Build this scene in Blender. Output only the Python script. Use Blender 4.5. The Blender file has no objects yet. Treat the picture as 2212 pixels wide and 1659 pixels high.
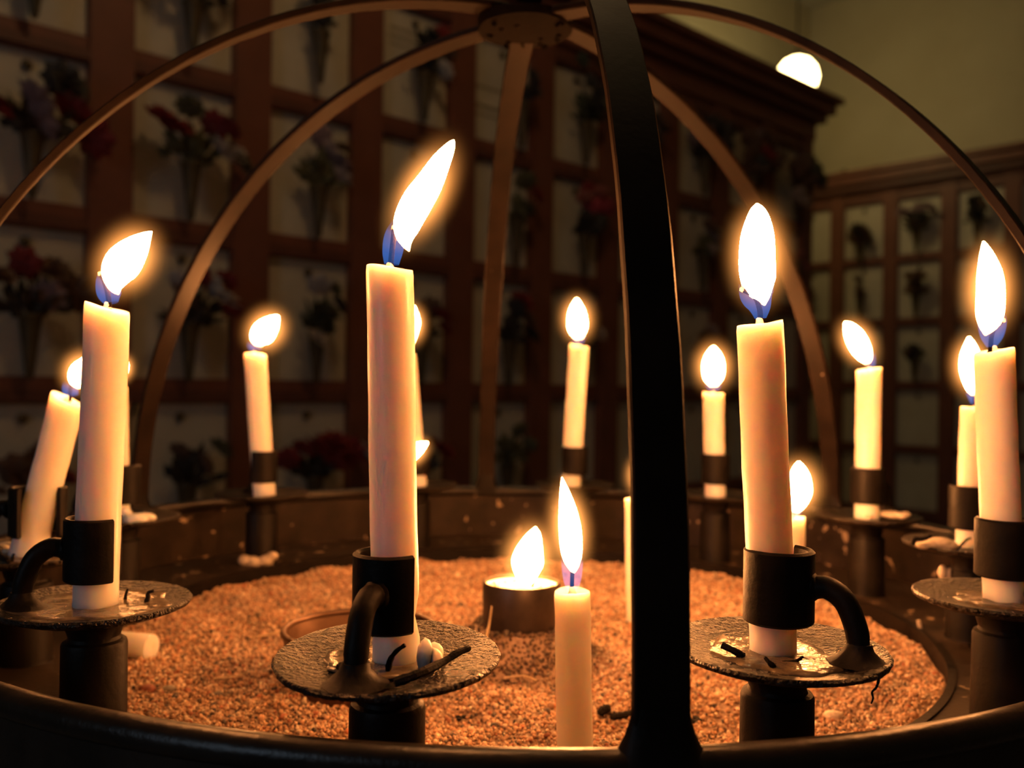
import bpy, bmesh, math, random
import numpy as np
from mathutils import Vector, Matrix, Quaternion

random.seed(7)
RNG = np.random.default_rng(7)
scene = bpy.context.scene
COL = scene.collection

# ------------------------------------------------------------------ camera
S = 0.08                       # camera height above the iron rim (m): the unit of the tray's proportions
F_PX, CX, HORIZON = 1973.6, 1106.0, 835.3
ROLL = -0.0132
CAM = Vector((-0.0502 * S, -5.8598 * S, 1.03))
RIM_Z = CAM.z - S
cr, sr = math.cos(ROLL), math.sin(ROLL)
cam_data = bpy.data.cameras.new('camera')
cam_data.sensor_width = 36.0
cam_data.lens = 36.0 * F_PX / 2212.0
cam_data.shift_y = (HORIZON - 829.5) / 2212.0
cam_data.clip_start = 0.01
cam_data.dof.use_dof = True
cam_data.dof.focus_distance = 3.3 * S
cam_data.dof.aperture_fstop = cam_data.lens / 2.6
cam = bpy.data.objects.new('camera', cam_data)
COL.objects.link(cam)
cam.matrix_world = Matrix(((cr, sr, 0, CAM.x), (0, 0, -1, CAM.y), (-sr, cr, 0, CAM.z), (0, 0, 0, 1)))
scene.camera = cam

# ------------------------------------------------------------------ world, colour management
world = bpy.data.worlds.new('world')
world.use_nodes = True
world.node_tree.nodes['Background'].inputs[0].default_value = (0.5, 0.6, 0.8, 1)
world.node_tree.nodes['Background'].inputs[1].default_value = 0.02
scene.world = world
vs = scene.view_settings
vs.view_transform = 'Standard'
vs.look = 'None'
vs.exposure = 0.0
vs.gamma = 1.0
vs.use_curve_mapping = False
cy = scene.cycles
cy.max_bounces = 5
cy.diffuse_bounces = 2
cy.glossy_bounces = 2
cy.transparent_max_bounces = 24
cy.volume_bounces = 0
cy.sample_clamp_indirect = 3.0
cy.sample_clamp_direct = 0.0
cy.caustics_reflective = False
cy.caustics_refractive = False
cy.use_denoising = True
cy.use_adaptive_sampling = True
cy.adaptive_threshold = 0.06
cy.adaptive_min_samples = 16

FLAME_STRENGTH = 190.0
FLAME_COLOR = (1.0, 0.35, 0.092)
GLOBE_STRENGTH = 16.0
GLOBE_COLOR = (1.0, 0.74, 0.30)
ADDED_LAMP_STRENGTH = 16.5
WINDOW_POWER = 8.0

def area_light(name, loc, target, size, power, color):
    l = bpy.data.lights.new(name, 'AREA')
    l.shape = 'RECTANGLE'; l.size, l.size_y = size
    l.energy = power; l.color = color
    o = bpy.data.objects.new(name, l); COL.objects.link(o)
    o.location = loc
    o.rotation_euler = (Vector(target) - Vector(loc)).to_track_quat('-Z', 'Y').to_euler()
    return o
# daylight entering by the window in the wall behind the visitor
area_light('window_daylight', (-2.27, -2.61, 1.75), (0.0, 0.0, 1.3), (0.9, 1.3), WINDOW_POWER, (0.62, 0.8, 1.0))

# ------------------------------------------------------------------ projection helpers (photo pixel -> point at a real depth)
def ray(x, y):
    a, b = (x - CX) / F_PX, (HORIZON - y) / F_PX
    return Vector((a * cr + b * sr, 1.0, -a * sr + b * cr))
def at(x, y, depth):
    return CAM + ray(x, y) * depth
def on_z(x, y, z):
    r = ray(x, y)
    return CAM + r * ((z - CAM.z) / r.z)
def px(n, depth):
    return n / F_PX * depth

# ------------------------------------------------------------------ object helpers
def tag(o, label=None, cat=None, group=None, kind=None):
    if label: o['label'] = label
    if cat: o['category'] = cat
    if group: o['group'] = group
    if kind: o['kind'] = kind
    return o
def empty(name, loc, parent=None):
    o = bpy.data.objects.new(name, None); COL.objects.link(o)
    o.empty_display_size = 0.02
    o.location = loc
    if parent: o.parent = parent
    return o
def link(name, me, mat=None, parent=None, loc=(0, 0, 0), rot=(0, 0, 0)):
    o = bpy.data.objects.new(name, me); COL.objects.link(o)
    if mat is not None and not me.materials: me.materials.append(mat)
    if parent: o.parent = parent
    o.location = loc; o.rotation_euler = rot
    return o
class MB:
    """collects vertices and faces of ONE part"""
    def __init__(s): s.v = []; s.f = []
    def add(s, v, f):
        n = len(s.v); s.v += [tuple(p) for p in v]; s.f += [tuple(i + n for i in q) for q in f]; return s
    def box(s, c, d, M=None):
        x, y, z = d[0] / 2, d[1] / 2, d[2] / 2
        v = [Vector((a * x, b * y, e * z)) for a in (-1, 1) for b in (-1, 1) for e in (-1, 1)]
        if M is not None: v = [M @ p for p in v]
        v = [p + Vector(c) for p in v]
        return s.add(v, [(0, 1, 3, 2), (4, 6, 7, 5), (0, 4, 5, 1), (2, 3, 7, 6), (0, 2, 6, 4), (1, 5, 7, 3)])
    def lathe(s, prof, n=32, c=(0, 0, 0), a0=0.0, a1=None, jit=0.0):
        """prof: list of (r, z); a closed loop unless its ends lie on the axis"""
        full = a1 is None
        c = Vector(c); v = []; f = []
        m = n if full else n + 1
        for i in range(m):
            a = a0 + (2 * math.pi if full else (a1 - a0)) * i / n
            for (r, z) in prof:
                k = 1 + jit * (random.random() - .5)
                v.append(c + Vector((r * k * math.cos(a), r * k * math.sin(a), z)))
        L = len(prof)
        closed = prof[0][0] > 1e-7 or prof[-1][0] > 1e-7
        for i in range(n):
            p, q = i * L, ((i + 1) % m) * L
            for j in range(L if closed else L - 1):
                k = (j + 1) % L
                f.append((p + j, q + j, q + k, p + k))
        if not full:
            f.append(tuple(range(L))); f.append(tuple((m - 1) * L + j for j in reversed(range(L))))
        return s.add(v, f)
    def tube(s, pts, rad, n=8, cap=True):
        pts = [Vector(p) for p in pts]
        rad = rad if isinstance(rad, (list, tuple)) else [rad] * len(pts)
        v = []; f = []; ref = None
        for i, p in enumerate(pts):
            t = (pts[min(i + 1, len(pts) - 1)] - pts[max(i - 1, 0)]).normalized()
            if ref is None:
                ref = Vector((0, 0, 1)) if abs(t.z) < .9 else Vector((1, 0, 0))
                ref = (ref - t * ref.dot(t)).normalized()
            else:
                ref = (ref - t * ref.dot(t)).normalized()
            b = t.cross(ref)
            for k in range(n):
                a = 2 * math.pi * k / n
                v.append(p + (ref * math.cos(a) + b * math.sin(a)) * rad[i])
        for i in range(len(pts) - 1):
            for k in range(n):
                k2 = (k + 1) % n
                f.append((i * n + k, i * n + k2, (i + 1) * n + k2, (i + 1) * n + k))
        if cap:
            f.append(tuple(reversed(range(n)))); f.append(tuple((len(pts) - 1) * n + k for k in range(n)))
        return s.add(v, f)
    def ico(s, c, r, sub=1, jit=0.0, sc=(1, 1, 1)):
        bm = bmesh.new(); bmesh.ops.create_icosphere(bm, subdivisions=sub, radius=1.0)
        v = [Vector((p.co.x * sc[0], p.co.y * sc[1], p.co.z * sc[2])) * r * (1 + jit * (random.random() - .5)) + Vector(c) for p in bm.verts]
        f = [[q.index for q in fa.verts] for fa in bm.faces]
        bm.free(); return s.add(v, f)
    def mesh(s, name, smooth=True, angle=40):
        me = bpy.data.meshes.new(name); me.from_pydata(s.v, [], s.f)
        bm = bmesh.new(); bm.from_mesh(me)
        bmesh.ops.recalc_face_normals(bm, faces=bm.faces); bm.to_mesh(me); bm.free()
        if smooth:
            me.polygons.foreach_set('use_smooth', [True] * len(me.polygons))
            me.set_sharp_from_angle(angle=math.radians(angle))
        return me
    def build(s, name, mat, parent=None, loc=(0, 0, 0), rot=(0, 0, 0), smooth=True, angle=40):
        return link(name, s.mesh(name, smooth, angle), mat, parent, loc, rot)

def curve_pts(P, n):
    """Catmull-Rom resampling of tuples"""
    P = [np.array(p, float) for p in P]
    Q = [2 * P[0] - P[1]] + P + [2 * P[-1] - P[-2]]
    out = []
    for i in range(len(P) - 1):
        a, b, c, d = Q[i:i + 4]
        for k in range(n):
            t = k / n
            out.append(.5 * ((2 * b) + (c - a) * t + (2 * a - 5 * b + 4 * c - d) * t * t + (3 * b - a - 3 * c + d) * t ** 3))
    out.append(P[-1])
    return out

# ------------------------------------------------------------------ materials
def new_mat(name):
    m = bpy.data.materials.new(name); m.use_nodes = True
    nt = m.node_tree
    return m, nt, nt.nodes['Principled BSDF'], nt.nodes['Material Output']
def node(nt, typ, **kw):
    n = nt.nodes.new(typ)
    for k, v in kw.items():
        if k in n.inputs.keys() if hasattr(n.inputs, 'keys') else False: n.inputs[k].default_value = v
        else: setattr(n, k, v)
    return n
def mix_col(nt, fac, a, b):
    n = nt.nodes.new('ShaderNodeMix'); n.data_type = 'RGBA'
    for sock, val in ((n.inputs[0], fac), (n.inputs[6], a), (n.inputs[7], b)):
        if hasattr(val, 'default_value') or hasattr(val, 'is_linked'): nt.links.new(val, sock)
        else: sock.default_value = val if not isinstance(val, tuple) else (*val, 1)[:4]
    return n.outputs[2]
def noise(nt, scale, detail=4, rough=.55, vec=None):
    n = nt.nodes.new('ShaderNodeTexNoise')
    n.inputs['Scale'].default_value = scale; n.inputs['Detail'].default_value = detail; n.inputs['Roughness'].default_value = rough
    if vec is None:
        tc = nt.nodes.new('ShaderNodeTexCoord'); vec = tc.outputs['Object']
    nt.links.new(vec, n.inputs['Vector'])
    return n.outputs['Fac']
def ramp(nt, fac, lo, hi):
    n = nt.nodes.new('ShaderNodeMapRange'); n.inputs[1].default_value = lo; n.inputs[2].default_value = hi
    nt.links.new(fac, n.inputs[0]); return n.outputs[0]
def bump(nt, bsdf, h, strength, dist):
    b = nt.nodes.new('ShaderNodeBump'); b.inputs['Strength'].default_value = strength; b.inputs['Distance'].default_value = dist
    nt.links.new(h, b.inputs['Height']); nt.links.new(b.outputs[0], bsdf.inputs['Normal'])

def mat_simple(name, c1, c2, scale, rough=.5, metal=0.0, bstr=.2, bdist=.001, spec=.5):
    m, nt, b, o = new_mat(name)
    n = noise(nt, scale)
    nt.links.new(mix_col(nt, ramp(nt, n, .3, .7), c1, c2), b.inputs['Base Color'])
    b.inputs['Roughness'].default_value = rough; b.inputs['Metallic'].default_value = metal
    b.inputs['Specular IOR Level'].default_value = spec
    if bstr: bump(nt, b, n, bstr, bdist)
    return m
def mat_iron(name, c1, c2, speck=None, rough=(.38, .62), thr=(.68, .72), speck_scale=130, bstr=.35, spec=.2, bscale=420, bdist=.0005):
    m, nt, b, o = new_mat(name)
    n = noise(nt, 60, 6); n2 = noise(nt, bscale, 3)
    col = mix_col(nt, ramp(nt, n, .35, .65), c1, c2)
    if speck:
        sp = ramp(nt, noise(nt, speck_scale, 2, .4), *thr)
        col = mix_col(nt, sp, col, speck)
    nt.links.new(col, b.inputs['Base Color'])
    r = nt.nodes.new('ShaderNodeMapRange'); r.inputs[3].default_value, r.inputs[4].default_value = rough
    nt.links.new(n, r.inputs[0]); nt.links.new(r.outputs[0], b.inputs['Roughness'])
    b.inputs['Metallic'].default_value = 0.2
    b.inputs['Specular IOR Level'].default_value = spec
    bump(nt, b, n2, bstr, bdist)
    return m
IRON = mat_iron('black_iron', (.0055, .0046, .0040), (.013, .0100, .0082), spec=.16)
RIM_IRON = mat_iron('worn_rim_iron', (.008, .0068, .006), (.020, .015, .012), rough=(.26, .42), spec=.5)
SOOT_IRON = mat_iron('sooty_iron', (.004, .003, .0026), (.009, .0066, .0055), rough=(.7, .9), spec=.05)
IRON_SPATTER = mat_iron('wax_spattered_iron', (.021, .0155, .012), (.040, .028, .020), speck=(.42, .32, .22), thr=(.685, .715), speck_scale=120)
IRON_RIB = mat_iron('rib_iron', (.0095, .006, .0042), (.0165, .0102, .0072), speck=(.40, .32, .24), thr=(.775, .79), speck_scale=80, rough=(.45, .62), bstr=.15, spec=.13)
PAN = mat_iron('drip_pan_iron', (.007, .0055, .0045), (.018, .0135, .010), speck=(.055, .040, .025), rough=(.18, .42), thr=(.52, .70), speck_scale=260, bstr=1.0, spec=.5, bscale=700, bdist=.0022)

def mat_wax():
    m, nt, b, o = new_mat('white_wax')
    b.inputs['Base Color'].default_value = (.93, .85, .79, 1)
    b.inputs['Roughness'].default_value = .38
    b.inputs['Subsurface Weight'].default_value = 1.0
    b.inputs['Subsurface Radius'].default_value = (1.0, .72, .50)
    b.inputs['Subsurface Scale'].default_value = .010
    b.inputs['Coat Weight'].default_value = .12
    b.inputs['Coat Roughness'].default_value = .2
    bump(nt, b, noise(nt, 120, 2), .12, .0006)
    return m
WAX = mat_wax()
WAX_DULL = mat_simple('spilled_wax', (.52, .44, .33), (.74, .66, .54), 130, rough=.3, bstr=.5)
CHAR = mat_simple('charred_wick', (.006, .005, .0045), (.016, .013, .011), 900, rough=.85, spec=.2, bstr=.6)
WICK = mat_simple('cotton_wick', (.0015, .0013, .0013), (.006, .0045, .004), 1500, rough=.95, spec=.05, bstr=.8, bdist=.0004)
STRAW = mat_simple('dry_straw', (.55, .40, .22), (.72, .56, .34), 300, rough=.6)
COPPER = mat_simple('browned_tin', (.10, .055, .032), (.17, .095, .055), 60, rough=.38, metal=.55, bstr=.25)
BLACK_TIN = mat_simple('sooty_tin', (.030, .024, .02), (.07, .05, .038), 90, rough=.42, metal=.4, bstr=.2)
MELT = mat_simple('melted_wax', (.86, .78, .62), (.92, .86, .74), 200, rough=.12, bstr=.3)
BRASS = mat_simple('aged_brass', (.13, .095, .045), (.085, .062, .032), 30, rough=.5, metal=.4, bstr=.1)
STONE = mat_simple('cream_marble', (.50, .44, .34), (.61, .55, .44), 6, rough=.45, bstr=.03)
INCISED = mat_simple('incised_line', (.26, .21, .13), (.30, .24, .15), 40, rough=.6)
WOOD = mat_simple('red_brown_wood', (.155, .052, .032), (.20, .068, .040), 9, rough=.5, bstr=.05)
WOOD_DARK = mat_simple('dark_red_wood', (.105, .036, .024), (.14, .047, .03), 9, rough=.5, bstr=.05)
PLASTER = mat_simple('yellowed_plaster', (.56, .50, .34), (.63, .57, .40), 3, rough=.85, bstr=.08, bdist=.004)
FLOOR = mat_simple('grey_stone_floor', (.20, .18, .16), (.28, .25, .22), 4, rough=.5, bstr=.05)
CEIL = mat_simple('ceiling_plaster', (.55, .52, .44), (.62, .58, .50), 3, rough=.9, bstr=.05)
def mat_emit(name, color, strength):
    m, nt, b, o = new_mat(name)
    nt.nodes.remove(b)
    e = nt.nodes.new('ShaderNodeEmission'); e.inputs[0].default_value = (*color, 1); e.inputs[1].default_value = strength
    nt.links.new(e.outputs[0], o.inputs['Surface']); return m
GLOBE = mat_emit('lit_globe_glass', GLOBE_COLOR, GLOBE_STRENGTH)
ADDED_GLOBE = mat_emit('added_globe_glow', (1.0, .62, .27), ADDED_LAMP_STRENGTH)
EMBER = mat_emit('ember', (1.0, .30, .06), 9.0)
def mat_flame():
    m, nt, b, o = new_mat('flame_core'); nt.nodes.remove(b)
    at_ = nt.nodes.new('ShaderNodeAttribute'); at_.attribute_name = 'burn_level'
    mul = nt.nodes.new('ShaderNodeMath'); mul.operation = 'MULTIPLY'; mul.inputs[1].default_value = FLAME_STRENGTH
    nt.links.new(at_.outputs['Fac'], mul.inputs[0])
    e = nt.nodes.new('ShaderNodeEmission'); e.inputs[0].default_value = (*FLAME_COLOR, 1)
    nt.links.new(mul.outputs[0], e.inputs[1]); nt.links.new(e.outputs[0], o.inputs['Surface'])
    return m
def mat_blue():
    m, nt, b, o = new_mat('blue_flame_base'); nt.nodes.remove(b)
    at_ = nt.nodes.new('ShaderNodeAttribute'); at_.attribute_name = 'burn_level'
    mul = nt.nodes.new('ShaderNodeMath'); mul.operation = 'MULTIPLY'; mul.inputs[1].default_value = .25
    nt.links.new(at_.outputs['Fac'], mul.inputs[0])
    e = nt.nodes.new('ShaderNodeEmission'); e.inputs[0].default_value = (.05, .22, .80, 1)
    nt.links.new(mul.outputs[0], e.inputs[1])
    t = nt.nodes.new('ShaderNodeBsdfTransparent')
    a = nt.nodes.new('ShaderNodeAddShader'); nt.links.new(t.outputs[0], a.inputs[0]); nt.links.new(e.outputs[0], a.inputs[1])
    nt.links.new(a.outputs[0], o.inputs['Surface'])
    m.cycles.emission_sampling = 'NONE'
    return m
def mat_lens_halo():
    """lens bloom imitated by a glowing volume around the flame: emission falling off from the flame's axis"""
    m, nt, b, o = new_mat('lens_halo_glow'); nt.nodes.remove(b)
    tc = nt.nodes.new('ShaderNodeTexCoord')
    g = nt.nodes.new('ShaderNodeTexGradient'); g.gradient_type = 'SPHERICAL'
    nt.links.new(tc.outputs['Object'], g.inputs[0])
    p = nt.nodes.new('ShaderNodeMath'); p.operation = 'POWER'; p.inputs[1].default_value = 3.8
    nt.links.new(g.outputs['Fac'], p.inputs[0])
    oi = nt.nodes.new('ShaderNodeObjectInfo')
    s_ = nt.nodes.new('ShaderNodeMath'); s_.operation = 'MULTIPLY'
    nt.links.new(p.outputs[0], s_.inputs[0]); nt.links.new(oi.outputs['Alpha'], s_.inputs[1])
    k = nt.nodes.new('ShaderNodeMath'); k.operation = 'MULTIPLY'; k.inputs[1].default_value = 100.0
    nt.links.new(s_.outputs[0], k.inputs[0])
    e = nt.nodes.new('ShaderNodeEmission'); e.inputs[0].default_value = (1.0, .36, .075, 1)
    nt.links.new(k.outputs[0], e.inputs[1]); nt.links.new(e.outputs[0], o.inputs['Volume'])
    try: m.cycles.volume_step_rate = 1.0
    except Exception: pass
    return m
FLAME, BLUE, LENS_HALO = mat_flame(), mat_blue(), mat_lens_halo()

# ------------------------------------------------------------------ the setting: room around two columbarium walls
WA = math.radians(46.7)
D1 = Vector((math.sin(WA), math.cos(WA), 0))          # along the long columbarium, away from the visitor
M1 = Vector((-math.cos(WA), math.sin(WA), 0))         # into that wall
D2 = Vector((math.cos(WA), -math.sin(WA), 0))         # along the second columbarium, towards the visitor
M2 = D1                                               # into the second wall
CG = Vector((CAM.x, CAM.y, 0))
W = 0.40                                              # niche column spacing
P0 = CG + Vector((-1.014, 2.43, 0))                   # front of niche column 0 (left edge of its plate)
OFF1 = M1.dot(P0 - CG); OFF2 = 6.15
def hall(d, m, z=0.0):
    """room point from distance along D1 (= into wall 2) and along M1 (= into wall 1), measured from the visitor"""
    return CG + D1 * d + M1 * m + Vector((0, 0, z))
WALL1, WALL2 = OFF1 + 1.15, OFF2 + .40
BACK_M, BACK_D, H_ROOM = -3.4, -3.2, 4.0
ROT = Matrix((D1, M1, Vector((0, 0, 1)))).transposed()
def slab(name, d0, d1, m0, m1, z0, z1, mat):
    b = MB().box((0, 0, 0), (d1 - d0, m1 - m0, z1 - z0))
    o = b.build(name, mat, smooth=False)
    o.matrix_world = Matrix.Translation(hall((d0 + d1) / 2, (m0 + m1) / 2, (z0 + z1) / 2)) @ ROT.to_4x4()
    return tag(o, kind='structure')
slab('floor', BACK_D - .2, WALL2 + .2, BACK_M - .2, WALL1 + .2, -.1, 0, FLOOR)
slab('ceiling', BACK_D - .2, WALL2 + .2, BACK_M - .2, WALL1 + .2, H_ROOM, H_ROOM + .1, CEIL)
slab('wall_left', BACK_D, WALL2, WALL1, WALL1 + .2, 0, H_ROOM, PLASTER)
slab('wall_right', WALL2, WALL2 + .2, BACK_M, WALL1 + .2, 0, H_ROOM, PLASTER)
slab('wall_front', BACK_D, WALL2, BACK_M - .2, BACK_M, 0, H_ROOM, PLASTER)
slab('wall_back', BACK_D - .2, BACK_D, BACK_M, WALL1 + .2, 0, H_ROOM, PLASTER)

def make_columbarium(name, label, base, along, into, k0, k1, plate_w, row_tops, plate_h, cornice_z, n_end=1, period=W, end_pad=.1, start_pad=.06, worn_lines=()):
    """wooden front of niches: every plate, mullion and rail a part of its own. base = left edge of plate 0 as the visitor sees it"""
    R = Matrix((along, into, Vector((0, 0, 1)))).transposed().to_4x4()
    root = empty(name, base); root.matrix_world = Matrix.Translation(base) @ R
    tag(root, label, 'columbarium')
    x0, x1 = k0 * period - start_pad, (k1 - 1) * period + plate_w + end_pad
    zt, zb = row_tops[0] + .075, row_tops[-1] - plate_h - .05
    mid = (x0 + x1) / 2
    MB().box((mid, .22, (zt + zb) / 2), (x1 - x0, .33, zt - zb)).build('carcass', WOOD_DARK, root, smooth=False)
    MB().box((mid, .18, zb / 2), (x1 - x0, .40, zb)).build('plinth', WOOD_DARK, root, smooth=False)
    edges = []
    for k in range(k0, k1): edges += [(k * period, k * period + plate_w)]
    posts = [(x0, edges[0][0])] + [(edges[i][1], edges[i + 1][0]) for i in range(len(edges) - 1)] + [(edges[-1][1], x1)]
    for a, b in posts:
        MB().box(((a + b) / 2, .035, (zt + zb) / 2), (b - a, .07, zt - zb)).build('mullion', WOOD, root, smooth=False)
    tops = list(row_tops)
    rails = [(tops[0], zt)] + [(tops[i + 1], tops[i] - plate_h) for i in range(len(tops) - 1)] + [(zb, tops[-1] - plate_h)]
    for a, b in rails:
        r = MB().box((mid, .041, (a + b) / 2), (x1 - x0 - .002, .056, b - a)).build('rail', WOOD, root, smooth=False)
        MB().box((mid, .013, a + (b - a) * .30), (x1 - x0 - .004, .022, (b - a) * .42)).build('moulding', WOOD_DARK, r, smooth=False)
    pm = MB().box((0, 0, 0), (plate_w - .002, .018, plate_h - .002)).mesh('niche_plate', smooth=False); pm.materials.append(STONE)
    rb = MB(); rb.lathe([(0, -.004), (.011, -.004), (.014, -.008), (.009, -.014), (0, -.016)], 10)
    rm = rb.mesh('rosette'); rm.materials.append(BRASS)
    for k in range(k0, k1):
        for j, t in enumerate(row_tops):
            p = link('niche_plate', pm, None, root, (k * period + plate_w / 2, .040, t - plate_h / 2))
            link('rosette', rm, None, p, (0, -.009, plate_h * .40), (-math.pi / 2, 0, 0))
            for (kk, jj, lx, lz, lw, lh) in worn_lines:          # worn engraved rows, too faded to read
                if (kk, jj) == (k, j): MB().box((lx, -.0092, lz), (lw, .0012, lh)).build('engraved_row', INCISED, p, smooth=False)
    # cornice: fascia and three stepped mouldings, returned at the free end
    for (za, zb_, pr, m_) in ((zt, cornice_z - .13, .008, WOOD), (cornice_z - .13, cornice_z - .085, .05, WOOD_DARK), (cornice_z - .085, cornice_z - .03, .085, WOOD), (cornice_z - .03, cornice_z, .115, WOOD)):
        MB().box((mid, .19 - pr / 2, (za + zb_) / 2), (x1 - x0 + 2 * pr * n_end, .38 + pr, zb_ - za)).build('cornice_moulding', m_, root, smooth=False)
    return root
CZ = CAM.z
ROWS1 = [CZ + 1.262 - .44 * j for j in range(5)]
ROWS2 = [CZ + 1.300 - .43 * j for j in range(5)]
PW1, PH1 = .287, .372
make_columbarium('columbarium_wall', 'long red-brown wooden columbarium wall of cream niche plates with cornice end under the globe lamp', P0, D1, M1, -3, 9, PW1, ROWS1, PH1, CZ + 1.56, worn_lines=((2, 0, -.04, .115, .12, .010), (2, 0, -.03, .088, .15, .010), (2, 0, -.05, .062, .10, .008), (3, 0, -.06, .01, .13, .010), (3, 0, -.06, -.06, .14, .013), (3, 0, -.06, -.09, .12, .009)))
PW2, PH2 = .287, .368
q = ray(1819, 700); P2 = CG + Vector((q.x, q.y, 0)) * (OFF2 / (D1.dot(Vector((q.x, q.y, 0)))))
make_columbarium('columbarium_wall', 'red-brown columbarium wall of niche plates standing square to the long one, cornice lower', P2, D2, M2, -2, 6, PW2, ROWS2, PH2, CZ + 1.53, n_end=0, period=.385)

# ------------------------------------------------------------------ pendant globe lamps
def pendant(c, r, mat, label, top):
    root = tag(empty('pendant_lamp', (c.x, c.y, c.z)), label, 'lamp', 'globe lamps hanging in the hall')
    MB().lathe([(0, -r), (r * .5, -r * .87), (r * .87, -r * .5), (r, 0), (r * .9, r * .45), (r * .62, r * .8), (r * .3, r * .96), (0, r)], 32).build('globe', mat, root)
    MB().lathe([(0, r * .93), (r * .3, r * .93), (r * .26, r * 1.2), (r * .1, r * 1.3), (0, r * 1.3)], 20).build('cap', BLACK_TIN, root)
    MB().tube([(0, 0, r * 1.25), (0, 0, top - c.z)], .006, 8).build('cord', BLACK_TIN, root)
    return root
g = at(1722, 168, 5.6)
pendant(g, .126, GLOBE, 'glowing white globe lamp hanging above the end of the long cornice', H_ROOM)
pendant(CG + Vector((.1, 1.4, 3.25)), .16, ADDED_GLOBE, 'added unseen globe lamp over the candle stand, lighting the niche plates', H_ROOM)  # unseen lamp, added to brighten the niche plates

# window in the back wall that lets the daylight in
win = tag(empty('window_1', hall(0, 0, 0)), kind='structure')
# (frame only: bars on the wall behind the visitor)
wd = -3.19
for (m0, m1, z0, z1) in ((-.55, -.49, 1.05, 2.45), (.49, .55, 1.05, 2.45), (-.55, .55, 1.0, 1.06), (-.55, .55, 2.44, 2.5), (-.02, .02, 1.05, 2.45), (-.5, .5, 1.74, 1.78)):
    b = MB().box((0, 0, 0), (.05, m1 - m0, z1 - z0)).build('window_bar', WOOD, win, smooth=False)
    b.matrix_world = Matrix.Translation(hall(wd, (m0 + m1) / 2, (z0 + z1) / 2)) @ ROT.to_4x4()
    b.matrix_parent_inverse = Matrix.Identity(4)
    b.matrix_basis = win.matrix_basis.inverted() @ (Matrix.Translation(hall(wd, (m0 + m1) / 2, (z0 + z1) / 2)) @ ROT.to_4x4())

# ------------------------------------------------------------------ candle globe: iron tray, ledge, ribs, crown
H = S
R_RIM, R_HOLD, R_SAND = 3.331 * H, 2.761 * H, 2.50 * H
Z_LEDGE, Z_SAND, Z_PAN = CZ - 1.49 * H, CZ - 1.575 * H, CZ - .9376 * H
globe = tag(empty('candle_globe', (0, 0, 0)), 'round black iron candle stand with sand tray, twelve holders and six arched ribs', 'candle stand')
rr = .052 * H
MB().lathe([(R_RIM + rr * math.cos(a), RIM_Z - rr + rr * math.sin(a)) for a in [2 * math.pi * i / 14 for i in range(14)]], 160).build('rim', RIM_IRON, globe)
t = .028 * H
MB().lathe([(R_RIM - t, RIM_Z - rr * 1.2), (R_RIM + t * .4, RIM_Z - rr * 1.2), (R_RIM + t * .4, Z_LEDGE - .06 * H), (R_RIM - t, Z_LEDGE - .06 * H)], 160).build('band', IRON_SPATTER, globe)
MB().lathe([(R_RIM - t * .8, Z_LEDGE), (R_SAND, Z_LEDGE), (R_SAND, Z_LEDGE - .04 * H), (R_RIM - t * .8, Z_LEDGE - .04 * H)], 160).build('ledge', IRON_SPATTER, globe)
MB().lathe([(R_SAND + .035 * H, Z_LEDGE + .012 * H), (R_SAND - .004 * H, Z_LEDGE + .012 * H), (R_SAND - .004 * H, Z_SAND - .25 * H), (R_SAND + .035 * H, Z_SAND - .25 * H)], 160).build('inner_ring', IRON, globe)
MB().lathe([(0, Z_SAND - .20 * H), (R_SAND, Z_SAND - .20 * H), (R_SAND, Z_SAND - .25 * H), (0, Z_SAND - .25 * H)], 96).build('tray_bottom', IRON, globe)
MB().lathe([(0, Z_SAND - .24 * H), (.02, Z_SAND - .24 * H), (.02, .03), (0.0, .03)], 24).build('stem', IRON, globe)
MB().lathe([(0, .05), (.03, .045), (.17, .02), (.18, 0), (0, 0)], 48).build('foot', IRON, globe)
def pol(az, r, z):
    """az in degrees: 0 towards the visitor, positive to the visitor's right"""
    a = math.radians(az); return Vector((r * math.sin(a), -r * math.cos(a), z))
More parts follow.
